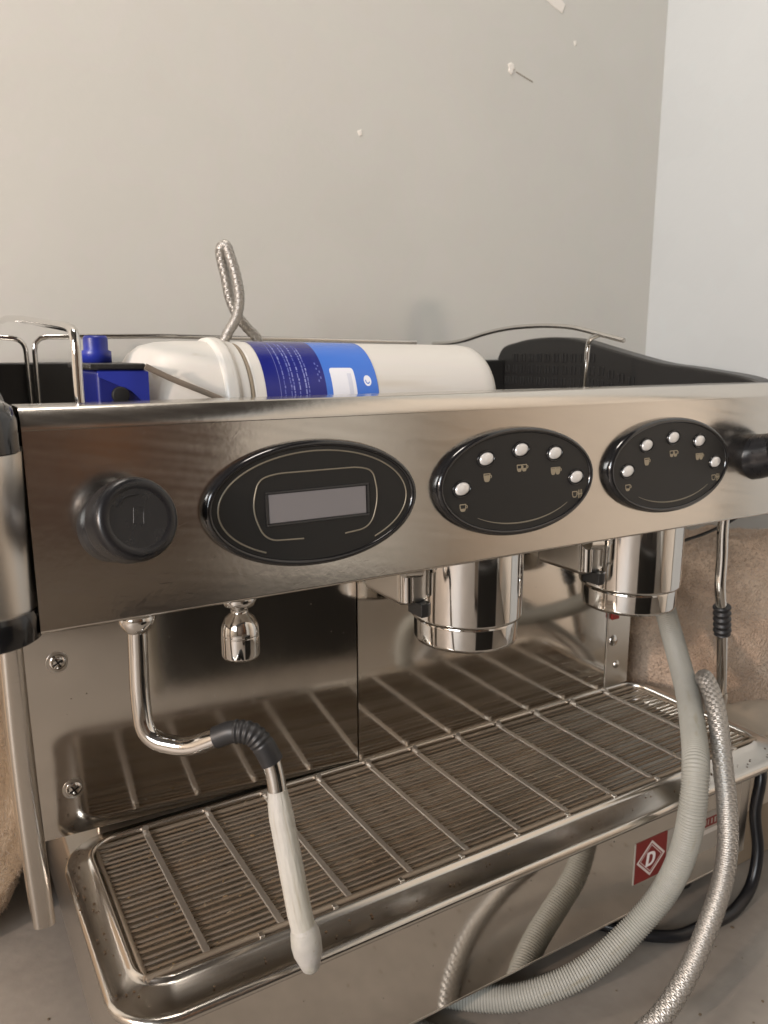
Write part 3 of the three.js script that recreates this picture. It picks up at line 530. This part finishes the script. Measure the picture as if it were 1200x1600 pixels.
// ---------------------------------------------------------------- hoses and cables
// interlaced ribbons wound both ways round a core
function braid(pts, r, n, amp, steps, sub = 3) {
  const curve = new THREE.CatmullRomCurve3(pts.map(q => V(...q)), false, 'centripetal'), L = curve.getLength(), P = curve.getSpacedPoints(steps);
  const F = []; let nrm = null, t0 = null;
  for (let k = 0; k <= steps; k++) {
    const t = P[Math.min(steps, k + 1)].clone().sub(P[Math.max(0, k - 1)]).normalize();
    if (!nrm) nrm = V(.3, .8, .52); else nrm.applyQuaternion(new THREE.Quaternion().setFromUnitVectors(t0, t));
    nrm.sub(t.clone().multiplyScalar(nrm.dot(t))).normalize(); t0 = t; F.push([t, nrm.clone(), t.clone().cross(nrm)]);
  }
  const pos = [], ix = [], rate = .85 / r, half = Math.PI / n * .78;      // angle per metre
  for (const dir of [1, -1]) for (let q = 0; q < n; q++) {
    const s0 = pos.length / 3;
    for (let k = 0; k <= steps; k++) {
      const s = k / steps * L, a = dir * rate * s + q / n * 2 * Math.PI, over = dir * Math.sin(n * rate * s + (dir > 0 ? q : -q) * Math.PI + .3) * amp;
      for (let e = -1; e <= 1; e++) {
        const f = a + e * half, rad = r + over + (e ? -.00022 : .00006), [t, nn, b] = F[k];
        pos.push(P[k].x + rad * (nn.x * Math.cos(f) + b.x * Math.sin(f)), P[k].y + rad * (nn.y * Math.cos(f) + b.y * Math.sin(f)), P[k].z + rad * (nn.z * Math.cos(f) + b.z * Math.sin(f)));
      }
      if (k < steps) for (let e = 0; e < 2; e++) { const v = s0 + k * 3 + e; ix.push(v, v + 1, v + 3, v + 1, v + 4, v + 3); }
    }
  }
  const g = new THREE.BufferGeometry(); g.setAttribute('position', new THREE.Float32BufferAttribute(pos, 3)); g.setAttribute('uv', new THREE.Float32BufferAttribute(new Float32Array(pos.length / 3 * 2), 2)); g.setIndex(ix); g.computeVertexNormals(); return g;
}
const braidMat = M({ color: lin(.53, .505, .47), metalness: .9, roughness: .5, side: THREE.DoubleSide });
{
  const h = thing('supply_hose', 'braided steel water hose looped upright behind the white filter cartridge', 'hose');
  const pts = [[.30, .12, -.39], [.2938, .1571, -.38], [.2889, .1785, -.372], [.2756, .1908, -.368], [.2638, .2036, -.365], [.2546, .2222, -.362], [.2497, .2417, -.358], [.2441, .2608, -.354], [.2421, .2711, -.349], [.2457, .2742, -.345], [.2501, .262, -.343], [.2557, .2428, -.343], [.2588, .2213, -.344], [.2563, .2021, -.347], [.2458, .1819, -.352], [.2409, .1574, -.37], [.238, .12, -.385]];
  obj('hose_core', sweep(pts, .0046, { steps: 120, sides: 14 }), braidMat, h);
  obj('hose_braid', braid(pts, .0055, 11, .0003, 800), braidMat, h);
}
{
  const h = thing('drain_hose', 'grey corrugated drain hose hanging over the tray and under the machine', 'hose');
  const grey = dataTex(128, 512, (u, v) => { const n = tn(u, v, 5, 4, 61), k = .615 + .05 * n, st = Math.max(0, tn(u, v, 9, 4, 64) - .12) * .9; return [k - .16 * st, k * .995 - .22 * st, k * .945 - .34 * st]; }, true);
  const pts = [[.720, -.06, -.155], [.6962, -.1028, -.13], [.6774, -.1366, -.1], [.6579, -.1605, -.07], [.6162, -.1819, -.02], [.5585, -.1902, .035], [.5121, -.1975, .075], [.5002, -.2297, .084], [.4982, -.2723, .08], [.4912, -.3149, .07], [.4708, -.3459, .061], [.4381, -.3697, .055], [.4076, -.3854, .047], [.3811, -.3972, .035], [.3560, -.4075, .018], [.33, -.4125, -.005], [.28, -.413, -.05], [.22, -.413, -.10]];
  obj('hose_wall', sweep(pts, (s, l) => .0115 + .00062 * Math.sin(l / .0027 * 2 * Math.PI), { steps: 1500, sides: 26, uvLen: .3 }), M({ map: grey, roughness: .5, transmission: 0 }), h);
}
{
  const h = thing('braided_hose', 'braided steel hose beside the grey drain hose, running to the floor', 'hose');
  const pts = [[.72, -.30, -.09], [.6945, -.235, -.06], [.6480, -.1900, -.02], [.6230, -.1665, -.004], [.6095, -.1700, .014], [.5868, -.1819, .04], [.559, -.2135, .07], [.5477, -.2412, .085], [.5345, -.268, .098], [.5224, -.2984, .104], [.4985, -.3297, .11], [.4668, -.3631, .115], [.4252, -.3858, .118], [.375, -.405, .105], [.325, -.4155, .070], [.285, -.4155, .020], [.25, -.4155, -.04]];
  obj('hose_core', sweep(pts, .0081, { steps: 200, sides: 18 }), braidMat, h);
  obj('hose_braid', braid(pts, .0088, 17, .00042, 1600), braidMat, h);
}
{
  const h = thing('power_cable', 'black power cable curling round the right end onto the floor', 'cable');
  const pts = [[.76, -.27, -.12], [.7264, -.2782, -.03], [.7103, -.2851, .012], [.6973, -.3316, .02], [.6933, -.3714, .03], [.6778, -.4040, .036], [.648, -.418, .0403], [.619, -.418, .0422], [.5973, -.418, .0392], [.5625, -.418, .0354], [.54, -.418, .0221], [.5225, -.418, .0044], [.49, -.418, -.04]];
  obj('cable_sheath', sweep(pts, .0062, { steps: 160, sides: 16 }), M({ color: lin(.012, .012, .014), roughness: .3 }), h);
}
{
  const h = thing('thin_wire', 'thin black wire slung under the right end of the machine', 'cable');
  obj('wire_sheath', sweep([[.590, -.022, -.06], [.614, -.030, -.05], [.650, -.029, -.05], [.690, -.0225, -.05], [.735, -.014, -.055], [.79, -.006, -.07]], .0018, { steps: 60, sides: 8 }), rubber, h);
}

{
  const d = []; for (let k = 0; k < 160; k++) { const g = new THREE.IcosahedronGeometry(rr(.0004, .0013), 0); g.scale(rr(.7, 2), .6, rr(.7, 1.6)); g.rotateY(rnd() * 6); g.translate(rr(-.15, .75), ROOM.y0 + .0005, rr(-.2, .2)); d.push(g); }
  const m = obj('floor_crumbs', d, M({ color: lin(.16, .12, .08), roughness: .9 })); m.userData = { kind: 'stuff', label: 'small dark crumbs and grit scattered on the grey floor', category: 'crumbs' };
}
// ---------------------------------------------------------------- blankets and the board beside the machine
function mound(c, s, e, noiseAmt, f, cut = null) {
  const pw = (x, p) => Math.sign(x) * Math.abs(x) ** p;
  return surf(160, 96, (u, v) => {
    const th = u * 2 * Math.PI, ph = (v - .5) * Math.PI, cp = pw(Math.cos(ph), e);
    const d = V(cp * pw(Math.cos(th), e), pw(Math.sin(ph), e), cp * pw(Math.sin(th), e));
    const cu = u > .999 ? 0 : u, n = fbm(Math.cos(cu * 2 * Math.PI) * Math.cos(ph) * f + 5, Math.sin(ph) * f + 2, Math.sin(cu * 2 * Math.PI) * Math.cos(ph) * f, 4);
    const m = 1 + noiseAmt * n; return V(c[0] + d.x * s[0] * m, Math.max(ROOM.y0, c[1] + d.y * s[1] * m), c[2] + d.z * s[2] * m);
  }, [6, 3], true);
}
// short fibres standing on a blanket
function pile(m, n, len, a, b) {
  const g = m.geometry, P = g.attributes.position, N = g.attributes.normal, I = g.index, geo = new THREE.ConeGeometry(.0006, 1, 3, 1, true).translate(0, .5, 0);
  const im = new THREE.InstancedMesh(geo, M({ color: 0xffffff, roughness: 1, sheen: .4, sheenColor: lin(.3, .25, .2) }), n); im.name = numbered('fleece_pile'); im.userData.kind = 'stuff'; im.castShadow = im.receiveShadow = true;
  const q = new THREE.Quaternion(), mat = new THREE.Matrix4(), nf = I.count / 3; let k = 0, guard = 0;
  while (k < n && guard++ < n * 8) {
    const f = Math.floor(rnd() * nf) * 3, i = I.getX(f), j = I.getX(f + 1), l = I.getX(f + 2), u = rnd(), v = rnd() * (1 - u), w = 1 - u - v;
    const p = V(P.getX(i) * u + P.getX(j) * v + P.getX(l) * w, P.getY(i) * u + P.getY(j) * v + P.getY(l) * w, P.getZ(i) * u + P.getZ(j) * v + P.getZ(l) * w); if (p.y < ROOM.y0 + .003) continue;
    const d = V(N.getX(i) + rr(-.9, .9) + .5 * fbm(p.x * 30, p.y * 30, p.z * 30, 2), N.getY(i) + rr(-.9, .9) - .3, N.getZ(i) + rr(-.9, .9)).normalize();
    q.setFromUnitVectors(V(0, 1, 0), d); mat.compose(p, q, V(1, len * rr(.5, 1.3), 1)); im.setMatrixAt(k, mat);
    const t = Math.max(0, Math.min(1, .5 + 1.3 * fbm(p.x * 14, p.y * 14, p.z * 14, 3) + rr(-.15, .15))); im.setColorAt(k, new THREE.Color().setRGB(a[0] + (b[0] - a[0]) * t, a[1] + (b[1] - a[1]) * t, a[2] + (b[2] - a[2]) * t)); k++;
  }
  im.count = k; m.add(im);
}
const fleece = (z, a, b) => M({ map: dataTex(512, 512, (u, v) => { const n = .5 + 1.1 * tn(u, v, 5, 4, z), m = tn(u, v, 70, 2, z + 3), k = Math.max(0, Math.min(1, n)); return [0, 1, 2].map(i => a[i] + (b[i] - a[i]) * k + .09 * m); }, true), roughness: 1, sheen: .6, sheenColor: lin(.4, .32, .25), sheenRoughness: .7, bumpMap: dataTex(512, 512, (u, v) => .5 + .8 * tn(u, v, 90, 3, z + 8) + .4 * tn(u, v, 12, 3, z + 9)), bumpScale: .006 });
{
  const b = obj('blanket', mound([1.0, -.42, -.285], [.30, .295, .26], .72, .16, 3.2), fleece(71, [.70, .60, .52], [.82, .74, .66]));
  tag(b, 'brown and beige fleece blanket heaped on the right behind the steam wand', 'blanket');
  pile(b, 24000, .0042, [.46, .365, .29], [.64, .54, .46]);
  const c = obj('blanket', mound([-.208, -.27, -.40], [.222, .19, .13], .7, .10, 3.4), fleece(81, [.76, .66, .56], [.86, .78, .68]));
  tag(c, 'tan blanket on the left behind the lower end post', 'blanket');
  pile(c, 12000, .004, [.50, .39, .30], [.62, .51, .41]);
}
{
  const b = thing('cardboard_box', 'flat cream cardboard box at the right end of the machine', 'box', [.83, 0, -.15]);
  const card = M({ map: dataTex(256, 256, (u, v) => { const n = tn(u, v, 6, 4, 91) + .5 * tn(u, v, 40, 2, 94), k = .74 + .06 * n; return [k, k * .93, k * .84]; }, true), roughness: .8 });
  obj('box_lid', box(-.122, .12, -.302, -.264, -.14, .142, .002), card, b);
  obj('box_body', box(-.128, .126, -.352, -.3045, -.145, .146, .002), card, b);
  obj('box_base', box(-.125, .122, ROOM.y0, -.3535, -.142, .140, .002), M({ color: lin(.30, .235, .165), roughness: .85 }), b);
}
renderer.render(scene, camera);
